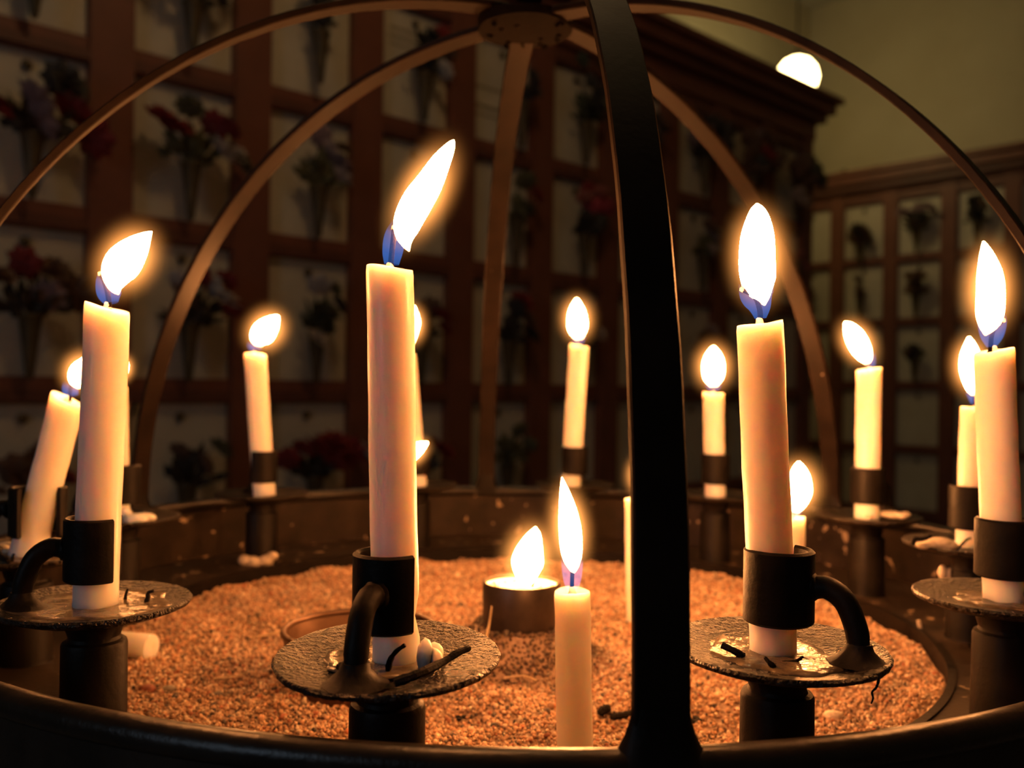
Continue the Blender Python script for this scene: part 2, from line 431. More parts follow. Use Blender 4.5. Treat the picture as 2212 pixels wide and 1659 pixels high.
for az, ks, kz, tw in ((6.5, 1.0, 1.03, 2.4), (48.0, 1.0, 1.0, 0), (126.0, 1.0, 1.02, 0), (185.1, 1.0, .985, 0), (-115.3, 1.0, 1.0, 0), (-58.5, 1.03, 1.015, 0)):
    n = 40; v = []; f = []
    hw, th = .081 * H, .042 * H
    a = math.radians(az); rad = Vector((math.sin(a), -math.cos(a), 0)); tan = Vector((math.cos(a), math.sin(a), 0))
    for i in range(n + 1):
        e = math.radians(-1.0 + 88.5 * i / n)
        a = math.radians(az + tw * max(0.0, math.sin(e)) ** 2); rad = Vector((math.sin(a), -math.cos(a), 0)); tan = Vector((math.cos(a), math.sin(a), 0))   # slight twist
        er = rad * math.cos(e) + Vector((0, 0, math.sin(e)))
        kk = 1 + (ks - 1) * min(1.0, max(0.0, e) / .35)
        c = rad * (math.cos(e) * R_RIM * kk) + Vector((0, 0, math.sin(e) * R_RIM * kz + RIM_Z))
        cb = .006 * H
        for (u, w) in ((-hw, -th / 2 + cb), (-hw + cb, -th / 2), (hw - cb, -th / 2), (hw, -th / 2 + cb), (hw, th / 2 - cb), (hw - cb, th / 2), (-hw + cb, th / 2), (-hw, th / 2 - cb)):
            wob = 1 + .012 * math.sin(i * 1.7 + az + u * 900)
            v.append(c + tan * u * wob + er * w)
    for i in range(n):
        for k in range(8):
            f.append((i * 8 + k, i * 8 + (k + 1) % 8, (i + 1) * 8 + (k + 1) % 8, (i + 1) * 8 + k))
    f += [tuple(range(8)), tuple(n * 8 + k for k in reversed(range(8)))]
    rib = MB().add(v, f).build('rib', IRON_RIB, globe, angle=30)
    # weld bead spreading over the rim on both sides of the foot
    wb = MB()
    a = math.radians(az); rad = Vector((math.sin(a), -math.cos(a), 0)); tan = Vector((math.cos(a), math.sin(a), 0))
    ctr = rad * R_RIM + Vector((0, 0, RIM_Z))
    n1, n2 = 20, 6; wv = []; wf = []
    for i in range(n1):
        b = 2 * math.pi * i / n1
        for j in range(n2 + 1):
            s_ = j / n2
            ru = hw * (1.02 + 1.15 * s_ ** 1.5) * (1 + .08 * random.random() * s_)
            rw = th * (.6 + 1.3 * s_ ** 1.4)
            z = .11 * H * (1 - s_) ** 1.6 - .075 * H * s_
            p = ctr + tan * ru * (abs(math.cos(b)) ** .7) * math.copysign(1, math.cos(b)) + rad * rw * math.sin(b) + Vector((0, 0, z + .004 * H * random.random()))
            wv.append(p)
    for i in range(n1):
        for j in range(n2):
            wf.append((i * (n2 + 1) + j, ((i + 1) % n1) * (n2 + 1) + j, ((i + 1) % n1) * (n2 + 1) + j + 1, i * (n2 + 1) + j + 1))
    wb.add(wv, wf).build('weld', IRON, rib)
cb = MB(); zt = RIM_Z + R_RIM
cb.lathe([(0, zt + .05 * H), (.20 * H, zt + .045 * H), (.30 * H, zt + .01 * H), (.30 * H, zt - .05 * H), (.18 * H, zt - .07 * H), (0, zt - .075 * H)], 28, jit=.05)
crown = cb.build('crown', SOOT_IRON, globe)
cw = MB()
for i in range(16):
    a = random.random() * 6.28; r = (.12 + .2 * random.random()) * H
    cw.ico((r * math.cos(a), r * math.sin(a), zt - .065 * H), .022 * H, 1, .4)
cw.build('weld', SOOT_IRON, crown)

# ---- holders: post and boss (part), drip pan, clip, arm with weld foot (sub-parts); shared meshes, origin at the pan's centre
hp = MB(); zl = Z_LEDGE - Z_PAN
hp.lathe([(0, zl), (.136 * H, zl), (.131 * H, zl + .02 * H), (.128 * H, -.150 * H), (.122 * H, -.135 * H), (.105 * H, -.128 * H), (.100 * H, -.115 * H), (.125 * H, -.045 * H), (.13 * H, -.03 * H), (0, -.03 * H)], 36, jit=.02)
ME_POST = hp.mesh('candle_holder'); ME_POST.materials.append(IRON)
pp = MB()
pp.lathe([(0, 0), (.10 * H, .0), (.18 * H, .002 * H), (.27 * H, .010 * H), (.345 * H, .026 * H), (.374 * H, .032 * H), (.381 * H, .024 * H), (.376 * H, .010 * H), (.30 * H, -.018 * H), (.2 * H, -.034 * H), (0, -.036 * H)], 64, jit=.012)
ME_PAN = pp.mesh('drip_pan', angle=60); ME_PAN.materials.append(PAN)
cp = MB(); ri, ro, z0, z1 = .100 * H, .123 * H, .115 * H, .375 * H
cv = .008 * H
cp.lathe([(ri, z0 + cv), (ri + cv, z0), (ro - cv, z0), (ro, z0 + cv), (ro, z1 - cv), (ro - cv, z1), (ri + cv, z1), (ri, z1 - cv)], 40, a0=math.radians(45), a1=math.radians(315), jit=.01)
ME_CLIP = cp.mesh('clip'); ME_CLIP.materials.append(IRON)
ap = MB()
path = [tuple(p) for p in curve_pts([(.108, 0, .245), (.165, 0, .255), (.225, 0, .215), (.262, 0, .13), (.272, 0, .06), (.275, 0, .008)], 5)]
ap.tube([Vector(p) * H for p in path], [.040 * H if i < len(path) - 8 else .038 * H for i in range(len(path))], 14)
ME_ARM = ap.mesh('arm'); ME_ARM.materials.append(IRON)
wp = MB()
wp.lathe([(0, .075 * H), (.041 * H, .075 * H), (.050 * H, .05 * H), (.078 * H, .022 * H), (.105 * H, .008 * H), (0, -.002 * H)], 18, c=(.274 * H, 0, .004 * H), jit=.12)
wp.ico((.118 * H, 0, .25 * H), .052 * H, 2, .12, (.5, 1, 1))
ME_WELD = wp.mesh('weld'); ME_WELD.materials.append(IRON)

# holder: photo point of the pan centre, arm direction, clip gap direction (degrees, 0 towards visitor), tilt
HOLD = {
 'A': ((205, 1312), -72, 103, 0), 'B': ((838, 1430), -14, 95, .05), 'C': ((1680, 1412), 60, 178, .02), 'D': ((2168, 1300), 100, 178, 0),
 'E': ((2095, 1182), 95, 178, 0), 'F': ((1873, 1120), 125, 180, 0), 'G': ((1545, 1073), 165, 180, 0), 'H': ((1243, 1049), 165, 185, 0),
 'I': None, 'J': ((566, 1071), -150, -76, 0), 'K': ((262, 1123), -60, 150, 0), 'L': ((58, 1203), -105, 30, 0)}
HC = {}
for key, spec in HOLD.items():
    if spec is None:
        c = pol(-160.5, R_HOLD, Z_PAN); arm, gap, tilt = -160, 185, 0
    else:
        (x, y), arm, gap, tilt = spec
        c = on_z(x, y, Z_PAN)
        fr = Vector((c.x, c.y)); r = fr.length
        fr *= (R_HOLD + max(-.10 * H, min(.10 * H, r - R_HOLD))) / r
        c = Vector((fr.x, fr.y, Z_PAN))
    HC[key] = c
    h = link('candle_holder', ME_POST, None, globe, c)
    link('drip_pan', ME_PAN, None, h, (0, 0, 0), (0, -tilt, math.radians(37 * len(HC))))
    rz = lambda az: math.radians(az - 90)
    link('arm', ME_ARM, None, h, (0, 0, 0), (0, 0, rz(arm)))
    link('weld', ME_WELD, None, h, (0, 0, 0), (0, 0, rz(arm)))
    cl = link('clip', ME_CLIP, None, h, (.0045 if key == 'L' else 0, 0, 0), (0, 0, rz(gap)))
    if key == 'L': cl.scale = (1.15, 1.15, 1.0)
def depth(p): return p.y - CAM.y

# ------------------------------------------------------------------ sand
MOUND = at(1124, 1400, 5.32 * H); MOUND.z = 0
DIPS = [(on_z(455, 1412, Z_SAND), .016, -.0035), (on_z(985, 1545, Z_SAND), .014, -.004), (on_z(1530, 1560, Z_SAND), .02, -.005), (on_z(1320, 1575, Z_SAND), .015, -.003), (on_z(620, 1350, Z_SAND), .02, .003), (on_z(1400, 1400, Z_SAND), .03, .002)]
def sand_h(x, y):
    h = .0012 * np.sin(x * 71 + 1.3) * np.cos(y * 63 + .4) + .0009 * np.sin(x * 143 + y * 97) + .0006 * np.sin(x * 260 - y * 210 + 2)
    d = np.hypot(x - MOUND.x, y - MOUND.y)
    h = h + .0165 * (1 - np.clip((d - .27 * H) / (.22 * H), 0, 1)) ** 1.4
    for c, w, a in DIPS: h = h + a * np.exp(-((x - c.x) ** 2 + (y - c.y) ** 2) / (w * w))
    return Z_SAND + h
def mat_sand(name, attr):
    m, nt, b, o = new_mat(name)
    if attr:
        a = nt.nodes.new('ShaderNodeAttribute'); a.attribute_name = 'tint'
        nt.links.new(a.outputs['Color'], b.inputs['Base Color'])
    else:
        v = nt.nodes.new('ShaderNodeTexVoronoi'); v.inputs['Scale'].default_value = 900
        tc = nt.nodes.new('ShaderNodeTexCoord'); nt.links.new(tc.outputs['Object'], v.inputs['Vector'])
        nt.links.new(mix_col(nt, v.outputs['Distance'], (.50, .35, .25), (.28, .18, .12)), b.inputs['Base Color'])
    b.inputs['Roughness'].default_value = .55
    b.inputs['Specular IOR Level'].default_value = .4
    return m
rs = np.linspace(0, R_SAND, 60); an = np.linspace(0, 2 * np.pi, 121)[:-1]
sv = [(0, 0, float(sand_h(0.0, 0.0)))]; sf = []
for r in rs[1:]:
    for a_ in an:
        x, y = r * math.cos(a_), r * math.sin(a_); sv.append((x, y, float(sand_h(x, y)) - .0006))
for k in range(120): sf.append((0, 1 + k, 1 + (k + 1) % 120))
for i in range(58):
    for k in range(120): sf.append((1 + i * 120 + k, 1 + (i + 1) * 120 + k, 1 + (i + 1) * 120 + (k + 1) % 120, 1 + i * 120 + (k + 1) % 120))
sand = MB().add(sv, sf).build('sand', mat_sand('sand_bed', False))
tag(sand, 'coarse orange sand filling the iron tray', 'sand', kind='stuff')
NG = 82000
phi = (1 + 5 ** .5) / 2
IV = np.array([(-1, phi, 0), (1, phi, 0), (-1, -phi, 0), (1, -phi, 0), (0, -1, phi), (0, 1, phi), (0, -1, -phi), (0, 1, -phi), (phi, 0, -1), (phi, 0, 1), (-phi, 0, -1), (-phi, 0, 1)]) / math.sqrt(1 + phi * phi)
IF = np.array([(0, 11, 5), (0, 5, 1), (0, 1, 7), (0, 7, 10), (0, 10, 11), (1, 5, 9), (5, 11, 4), (11, 10, 2), (10, 7, 6), (7, 1, 8), (3, 9, 4), (3, 4, 2), (3, 2, 6), (3, 6, 8), (3, 8, 9), (4, 9, 5), (2, 4, 11), (6, 2, 10), (8, 6, 7), (9, 8, 1)])
rg = R_SAND * .992 * np.sqrt(RNG.random(NG)); ag = 2 * np.pi * RNG.random(NG)
gx, gy = rg * np.cos(ag), rg * np.sin(ag)
size = np.clip(.00062 * np.exp(RNG.normal(0, .30, NG)), .0003, .0019)
gz = sand_h(gx, gy) + size * (RNG.random(NG) * .9 - .25)
Q = RNG.normal(size=(NG, 4)); Q /= np.linalg.norm(Q, axis=1)[:, None]
w_, x_, y_, z_ = Q.T
RM = np.stack([np.stack([1 - 2 * (y_ * y_ + z_ * z_), 2 * (x_ * y_ - z_ * w_), 2 * (x_ * z_ + y_ * w_)], -1), np.stack([2 * (x_ * y_ + z_ * w_), 1 - 2 * (x_ * x_ + z_ * z_), 2 * (y_ * z_ - x_ * w_)], -1), np.stack([2 * (x_ * z_ - y_ * w_), 2 * (y_ * z_ + x_ * w_), 1 - 2 * (x_ * x_ + y_ * y_)], -1)], 1)
st = 1 + RNG.normal(0, .18, (NG, 1, 3))
V = IV[None] * st * (1 + RNG.normal(0, .07, (NG, 12, 1)))
V = np.einsum('nij,nkj->nki', RM, V) * size[:, None, None] + np.stack([gx, gy, gz], -1)[:, None]
Fc = IF[None] + (np.arange(NG) * 12)[:, None, None]
pal = np.array([(.68, .44, .27), (.76, .55, .37), (.56, .32, .18), (.85, .70, .52), (.46, .28, .17), (.27, .20, .14), (.10, .085, .075), (.50, .19, .10)])
wt = np.array([.25, .17, .19, .09, .13, .09, .06, .04]); pick = RNG.choice(len(pal), NG, p=wt / wt.sum())
tint = np.clip(.86 * pal[pick] * (1 + RNG.normal(0, .20, (NG, 1))), .015, .95)
dm = np.hypot(gx - MOUND.x, gy - MOUND.y)          # shade on the mound below the tin cup, painted into the grain tint
tint *= (1 - .74 * np.clip(1 - (dm - .42 * H) / (.14 * H), 0, 1))[:, None]
gm = bpy.data.meshes.new('grain')
gm.vertices.add(NG * 12); gm.vertices.foreach_set('co', V.astype(np.float32).ravel())
gm.loops.add(NG * 60); gm.loops.foreach_set('vertex_index', Fc.astype(np.int32).ravel())
gm.polygons.add(NG * 20); gm.polygons.foreach_set('loop_start', np.arange(0, NG * 60, 3, dtype=np.int32))
gm.polygons.foreach_set('use_smooth', np.ones(NG * 20, dtype=bool))
ca = gm.attributes.new('tint', 'FLOAT_COLOR', 'POINT')
ca.data.foreach_set('color', np.repeat(np.concatenate([tint, np.ones((NG, 1))], 1), 12, axis=0).astype(np.float32).ravel())
gm.update(calc_edges=True)
go = link('grain', gm, mat_sand('sand_grain', True), sand); go['kind'] = 'stuff'
def sz(p): return float(sand_h(p.x, p.y))

# ------------------------------------------------------------------ candles
def grid_mesh(name, rings, heat=None, cap0=True, cap1=True):
    n = len(rings[0]); v = [p for r in rings for p in r]; f = []
    for i in range(len(rings) - 1):
        for k in range(n): f.append((i * n + k, i * n + (k + 1) % n, (i + 1) * n + (k + 1) % n, (i + 1) * n + k))
    if cap0: f.append(tuple(reversed(range(n))))
    if cap1: f.append(tuple((len(rings) - 1) * n + k for k in range(n)))
    me = MB().add(v, f).mesh(name, angle=80)
    if heat is not None:
        a = me.attributes.new('burn_level', 'FLOAT', 'POINT')
        a.data.foreach_set('value', np.repeat(np.array(heat, np.float32), n))
    return me
def swept(path, Z, base, n=16, sub=5, flat=1.0):
    P = curve_pts(path, sub)
    pts = [at(p[0], p[1], Z) - base for p in P]; rad = [px(max(p[2], .4), Z) for p in P]
    rings = []
    for i, p in enumerate(pts):
        tg = (pts[min(i + 1, len(pts) - 1)] - pts[max(i - 1, 0)]).normalized()
        dp = Vector((0, 1, 0)); sd = tg.cross(dp).normalized()
        rings.append([p + (sd * math.cos(a) + dp * math.sin(a) * flat) * rad[i] for a in [2 * math.pi * k / n for k in range(n)]])
    return rings, pts, rad
ME_UNIT = MB().ico((0, 0, 0), 1.0, 3).mesh('lens_halo'); ME_UNIT.materials.append(LENS_HALO)
def flame(root, base, Z, core, blue=None, glow=1.0, spread=1.0):
    rings, pts, rad = swept(core, Z, base)
    n = len(rings)
    heat = [min(1.0, .10 + 1.1 * (i / (n * .22))) if i < n * .22 else 1.0 for i in range(n)]
    fl = link('flame', grid_mesh('flame', rings, heat), FLAME, root)
    if blue:
        r2, p2, d2 = swept(blue, Z, base, sub=6)
        m = len(r2); hb = [math.sin(math.pi * min(1, .25 + .75 * i / (m - 1))) ** .8 * (1.0 if i < m * .7 else .6) for i in range(m)]
        link('flame_base', grid_mesh('flame_base', r2, hb, False, False), BLUE, fl)
    wid = max(rad)
    A_ = np.array([tuple(p) for p in pts]); w8 = np.array(rad)[:, None]
    cen = (A_ * w8).sum(0) / w8.sum()
    vv = np.linalg.svd((A_ - cen) * w8)[2][0]
    if vv[2] < 0: vv = -vv
    ax_ = Vector(vv); pr_ = (A_ - cen) @ vv; L = float(pr_.max() - pr_.min())
    mid = Vector(cen) + ax_ * float((pr_.max() + pr_.min()) / 2) * .7
    a, b = mid, mid + ax_
    co = link('lens_halo', ME_UNIT, None, fl, mid)  # glow volume added in place of the lens bloom round a flame
    co.rotation_mode = 'QUATERNION'; co.rotation_quaternion = (b - a).to_track_quat('Z', 'Y')
    add = px(62, Z) * spread * min(1.0, wid / px(30, Z))
    sx = wid + add
    co.scale = (sx, sx, L * .5 + add * .95)
    co.color = (1, 1, 1, glow * .135 / sx)
    return fl
def candle(label, top, bot, Z, width, core=None, blue=None, wick=None, slant=0.0, dish=.25, group=None, base=None, glow=1.0, melt=0.0, spread=1.0, name='candle', bites=None):
    """top/bot: photo points of the axis ends at depth Z (bot may be given as a real point in base)"""
    T = at(top[0], top[1], Z)
    B = base if base is not None else at(bot[0], bot[1], Z)
    ax = T - B; L = ax.length; az = ax.normalized()
    u = Vector((0, 1, 0)).cross(az).normalized(); w = az.cross(u)
    r = px(width / 2, Z)
    n = 40; rings = []
    st_ = [0, .03, .06] + [.06 + .9 * i / 16 for i in range(1, 17)] + [.985, 1.0]
    for s_ in st_:
        ring = []
        for k in range(n):
            a = 2 * math.pi * k / n
            rad_ = r * (1 + .012 * math.sin(3 * a + s_ * 9) + .010 * math.sin(s_ * 31 + a))
            rad_ *= 1 + melt * max(0, 1 - s_ * 6)
            if s_ == 1.0: rad_ *= .97
            if bites and bites[0] < s_ < bites[1]: rad_ *= .72 + .1 * math.cos(a)
            lift = -slant * r * math.cos(a) * max(0, (s_ - .8) / .2) + .05 * r * math.sin(2 * a + top[0]) * (s_ > .95)
            ring.append(az * (L * s_ + lift) + u * rad_ * math.cos(a) + w * rad_ * math.sin(a))
        rings.append(ring)
    for (q, dz) in ((.86, -.06), (.6, -.55 * dish), (.3, -.6 * dish), (.12, -.3 * dish)):
        rings.append([az * (L + dz * r - slant * r * q * math.cos(2 * math.pi * k / n)) + (u * math.cos(2 * math.pi * k / n) + w * math.sin(2 * math.pi * k / n)) * r * q for k in range(n)])
    root = link(name, grid_mesh(name, rings), WAX, None, B)
    tag(root, label, 'candle', group)
    if wick is None and core: wick = [(top[0], top[1] + 3), (top[0] + (core[0][0] - top[0]) * .3, top[1] - px_len(core, .18))]
    if wick:
        P = curve_pts(wick, 6) if len(wick) > 2 else [np.array(p, float) for p in wick]
        pts = [at(p[0], p[1], Z) - B for p in P]
        rw = r * .12
        wk = MB().tube(pts, [rw * (1.35 if i == 0 else 1.0) for i in range(len(pts))], 9).build('wick', WICK, root)
        # little wax cone where the wick leaves the candle
        wc = MB(); c0 = T - B
        wcr = [[c0 + az * (h_ * r) + (u * math.cos(a) + w * math.sin(a)) * q * r for a in [2 * math.pi * k / 12 for k in range(12)]] for (q, h_) in ((.30, -.28), (.19, -.02), (.14, .22), (.09, .26))]
        link('wick_collar', grid_mesh('wick_collar', wcr), WAX, root)
        if len(wick) > 2: MB().ico(pts[-1], rw * 1.25, 1, .2).build('ember', EMBER, wk)
    if core: flame(root, B, Z, core, blue, glow, spread)
    return root
def px_len(core, f): return abs(core[-1][1] - core[0][1]) * f
def zH(key): return depth(HC[key])

def bp(key, dx=0.0, dz=0.0):
    c = HC[key]; return Vector((c.x + dx, c.y, c.z + dz))
# --- twelve candles in the holders
Z = zH('A'); candle('tall lit candle on a wax-coated pan with two charred wick stubs beside it', (232, 664), None, Z, 92, [(256, 636, 1.5), (250, 620, 16), (252, 596, 31), (262, 574, 37), (278, 553, 35), (300, 528, 24), (318, 509, 10), (328, 500, 1)], [(241, 655, 14), (236, 636, 24), (234, 612, 25), (240, 592, 24)], [(236, 664), (234, 640), (226, 608), (218, 592)], slant=.22, base=bp('A', .0), group=None)
Z = zH('B'); candle('tallest lit candle with a long slanting flame and a wax lump at its foot', (842, 580), None, Z, 102, [(884, 543, 1.5), (878, 526, 12), (876, 503, 25), (883, 473, 32), (902, 435, 34), (926, 398, 30), (951, 352, 22), (968, 324, 14), (978, 307, 6), (981, 302, 1)], [(846, 571, 16), (848, 545, 22), (854, 512, 24), (868, 482, 20)], [(843, 584), (846, 550), (850, 515), (852, 492)], slant=.10, base=bp('B', .0022), bites=(.10, .125), melt=.0)
Z = zH('C'); candle('tall lit candle in a closed clip with a broad upright flame beside the near rib', (1641, 699), None, Z, 99, [(1652, 660, 1.5), (1647, 642, 18), (1640, 618, 33), (1637, 596, 38), (1635, 562, 39), (1636, 512, 36), (1637, 476, 27), (1636, 451, 15), (1635, 439, 2)], [(1643, 688, 12), (1641, 664, 24), (1634, 638, 35), (1634, 612, 38)], [(1643, 702), (1641, 668), (1630, 640), (1604, 625)], slant=-.10, base=bp('C', -.0012))
Z = zH('D'); candle('tall lit candle with a pointed flame and a wick bent sideways', (2147, 757), None, Z, 81, [(2128, 724, 1.5), (2133, 706, 17), (2138, 680, 27), (2140, 632, 28), (2138, 592, 25), (2132, 556, 16), (2127, 532, 7), (2124, 521, 1)], [(2141, 750, 9), (2142, 728, 22), (2143, 700, 28), (2140, 680, 28)], [(2139, 762), (2142, 725), (2150, 706), (2166, 692)], slant=-.15, base=bp('D', .0))
Z = zH('E'); candle('lit candle half hidden behind the candle with the pointed flame', (2106, 880), None, Z, 58, [(2104, 852, 5), (2101, 836, 14), (2098, 802, 22), (2096, 770, 20), (2095, 746, 12), (2093, 728, 2)], [(2104, 872, 6), (2103, 855, 12), (2101, 840, 14)], base=bp('E', .0), dish=.2)
Z = zH('F'); candle('lit candle with a small flame leaning over, wax crumbs heaped on its pan', (1877, 797), None, Z, 52, [(1874, 784, 5), (1869, 771, 14), (1858, 750, 20), (1845, 725, 19), (1833, 706, 11), (1825, 697, 2)], [(1881, 793, 8), (1880, 778, 10), (1876, 763, 12)], base=bp('F', .0), slant=-.15)
Z = zH('G'); candle('shortest lit candle among the holders, in a closed clip under a round upright flame', (1541, 849), None, Z, 44, [(1542, 834, 7), (1541, 816, 20), (1541, 790, 23), (1541, 770, 18), (1541, 756, 9), (1541, 749, 2)], [(1541, 844, 9), (1541, 834, 14), (1541, 822, 17)], base=bp('G', .0), slant=.05)
Z = zH('H'); candle('slightly tilted lit candle with a round flame, standing next to the straight far rib', (1251, 747), None, Z, 42, [(1251, 732, 7), (1248, 712, 19), (1247, 690, 20), (1246, 668, 15), (1246, 653, 7), (1246, 646, 2)], [(1251, 743, 8), (1250, 732, 12), (1249, 720, 15)], base=bp('H', -.003), slant=.05)
Z = zH('I'); candle('lit candle on the far side, almost wholly hidden behind the tallest candle', (876, 766), None, Z, 44, [(888, 742, 5), (888, 722, 12), (888, 697, 18), (890, 676, 12), (894, 662, 2)], base=bp('I', .0))
Z = zH('J'); candle('leaning lit candle held crookedly in a clip open at its side, flame blown sideways', (551, 764), None, Z, 47, [(558, 746, 6), (561, 733, 20), (571, 716, 24), (585, 700, 18), (596, 688, 8), (601, 683, 1)], [(553, 757, 10), (550, 746, 14), (548, 736, 12)], base=bp('J', .0015), slant=.1)
Z = zH('K'); candle('lit candle hidden behind the tall one with wick stubs, only its edge showing', (249, 836), None, Z, 50, [(256, 822, 6), (259, 803, 14), (265, 786, 12), (271, 773, 2)], base=bp('K', -.002))
Z = zH('L'); candle('thick leaning lit candle in a clip whose gap faces the viewer', (146, 862), None, Z, 70, [(174, 838, 6), (170, 820, 20), (174, 798, 20), (181, 780, 9), (186, 768, 1)], [(156, 856, 12), (152, 842, 16), (152, 824, 14)], [(150, 866), (152, 842), (156, 826)], base=bp('L', .0), slant=.25, melt=.10, bites=(.02, .02))
# --- candles pushed into the sand
def sand_point(x, y, Zh):
    p = at(x, y, Zh * H); return Vector((p.x, p.y, sz(p) - .012))
SZ = 3.86; candle('lit candle stuck in the sand close to the rim and the near rib', (1236, 1276), None, SZ * H, 78, [(1238, 1240, 1.5), (1238, 1224, 12), (1236, 1205, 20), (1234, 1180, 24), (1231, 1140, 24), (1226, 1100, 19), (1219, 1060, 10), (1214, 1031, 1)], [(1236, 1268, 15), (1236, 1248, 20), (1236, 1222, 23), (1235, 1200, 23)], [(1235, 1280), (1236, 1245), (1236, 1228), (1229, 1216)], base=sand_point(1245, 1620, SZ), dish=.35)
SZ = 6.0; candle('short lit candle in the sand behind the tall candle in the closed clip', (1712, 1116), None, SZ * H, 52, [(1717, 1106, 7), (1721, 1086, 20), (1725, 1060, 27), (1727, 1032, 22), (1726, 1010, 12), (1725, 998, 2)], [(1714, 1113, 10), (1716, 1102, 15), (1719, 1090, 18)], base=sand_point(1711, 1340, SZ))
SZ = 6.4; candle('lit candle in the sand hidden behind the tallest candle, flame tip showing', (862, 1012), None, SZ * H, 50, [(868, 1002, 5), (878, 989, 14), (895, 974, 15), (912, 963, 9), (924, 956, 1)], base=sand_point(862, 1320, SZ))
SZ = 6.2; candle('candle in the sand hidden behind the near iron rib', (1376, 1076), None, SZ * H, 53, [(1382, 1064, 6), (1385, 1046, 16), (1386, 1020, 18), (1386, 1000, 9), (1386, 988, 1)], base=sand_point(1380, 1335, SZ))
# --- candle cup: sooty tin with melted wax and a flame
Zc = 5.3 * H
c = at(1126, 1300, Zc); zb = CZ - 1.375 * H; ztp = CZ - 1.125 * H; rt = px(84, Zc)
cup = tag(empty('candle_cup', (c.x, c.y, zb)), 'sooty black tin cup of melted wax burning on a mound of sand', 'candle')
hh = ztp - zb
MB().lathe([(0, 0), (rt * .96, 0), (rt * .98, .003), (rt, hh * .5), (rt, hh - .0005), (rt * .985, hh), (rt * .955, hh), (rt * .945, hh * .7), (0, hh * .7)], 48).build('tin', BLACK_TIN, cup)
MB().lathe([(0, hh * .84), (rt * .5, hh * .84), (rt * .90, hh * .86), (rt * .944, hh * .90), (rt * .944, hh * .72), (0, hh * .72)], 40).build('melted_wax', MELT, cup)
for i in range(14):
    a = random.random() * 6.28; q_ = rt * (.35 + .45 * random.random())
    MB().ico((q_ * math.cos(a), q_ * math.sin(a), hh * .87), .0008 + .0008 * random.random(), 1, .4).build('wax_crumb', MELT, cup)
bw = Vector((c.x, c.y, zb))
pts = [at(p[0], p[1], Zc) - bw for p in curve_pts([(1149, 1272), (1152, 1256), (1160, 1243), (1168, 1230)], 4)]
MB().tube(pts, .0007, 8).build('wick', WICK, cup)
flame(cup, bw, Zc, [(1132, 1266, 10), (1136, 1245, 22), (1139, 1218, 33), (1143, 1195, 30), (1150, 1170, 21), (1155, 1152, 12), (1157, 1139, 1)])

# ------------------------------------------------------------------ small things lying about
def twig(name, label, pts, r, mat, cat, group=None, n=7, sub=5, taper=True):
    base = pts[0].copy()
    P = [Vector(p) for p in curve_pts([tuple(p - base) for p in pts], sub)]
    m = len(P)
    rad = [r * (1 - .45 * i / m if taper else 1) * (.85 + .3 * random.random()) for i in range(m)]
    o = MB().tube(P, rad, n).build(name, mat, None, base)
    return tag(o, label, cat, group)
def pan_pt(key, x, y, up=0.0, Zoff=0.0):
    """point over a pan seen at photo pixel (x, y) at the depth where that pixel meets the pan plus a height"""
    p = on_z(x, y, Z_PAN + up); return p
def upright(key, xb, yb, pts, up0=.0005):
    b = on_z(xb, yb, Z_PAN + up0); d = depth(b)
    return [b] + [at(x, y, d) for (x, y) in pts]
twig('burnt_wick', 'thin charred wick stub standing in the wax film beside a tall candle', upright('A', 270, 1298, [(272, 1284), (276, 1272)]), .00065, CHAR, 'burnt wick', 'burnt wick scraps on the pans')
twig('burnt_wick', 'forked charred wick stub standing near the edge of the wax-coated pan', upright('A', 316, 1304, [(319, 1292), (321, 1280), (332, 1276)]), .0009, CHAR, 'burnt wick', 'burnt wick scraps on the pans')
twig('burnt_wick', 'curved black wick scrap leaning on the wax lump of the tallest candle', upright('B', 838, 1452, [(842, 1428), (855, 1408), (875, 1393)]), .0009, CHAR, 'burnt wick', 'burnt wick scraps on the pans')
twig('charred_twig', 'long charred twig lying across the pan of the tallest candle', [on_z(852, 1474, Z_PAN + .0016), on_z(905, 1455, Z_PAN + .003), on_z(960, 1428, Z_PAN + .003), on_z(985, 1412, Z_PAN + .004), on_z(1014, 1400, Z_PAN + .0045)], .0013, CHAR, 'twig')
twig('burnt_wick', 'short black scrap lying behind the bent arm of the front holder', [on_z(735, 1440, Z_PAN + .0012), on_z(752, 1452, Z_PAN + .0012), on_z(775, 1446, Z_PAN + .0015)], .0011, CHAR, 'burnt wick', 'burnt wick scraps on the pans')
twig('burnt_wick', 'straight black match end resting against the foot of the candle in the closed clip', [on_z(1606, 1418, Z_PAN + .001), on_z(1585, 1406, Z_PAN + .0025), on_z(1560, 1394, Z_PAN + .0035)], .0010, CHAR, 'burnt wick', 'burnt wick scraps on the pans', taper=False)
twig('burnt_wick', 'short black wick stub sunk in the wax film before the closed clip candle', [on_z(1673, 1441, Z_PAN + .0006), on_z(1662, 1432, Z_PAN + .0018), on_z(1652, 1420, Z_PAN + .0028)], .0008, CHAR, 'burnt wick', 'burnt wick scraps on the pans')
twig('burnt_wick', 'bent black wick scrap beside the arm weld of the closed clip holder', [on_z(1690, 1432, Z_PAN + .0006), on_z(1720, 1428, Z_PAN + .001), on_z(1735, 1418, Z_PAN + .0024)], .0006, CHAR, 'burnt wick', 'burnt wick scraps on the pans')
dd = depth(on_z(1890, 1450, Z_PAN))
twig('loose_thread', 'thin dark crinkled thread hanging from the edge of a drip pan over the sand', [at(x, y, dd) for (x, y) in ((1893, 1448), (1898, 1468), (1893, 1485), (1884, 1495), (1886, 1508), (1882, 1520))], .0004, CHAR, 'thread')
de = depth(HC['E'])
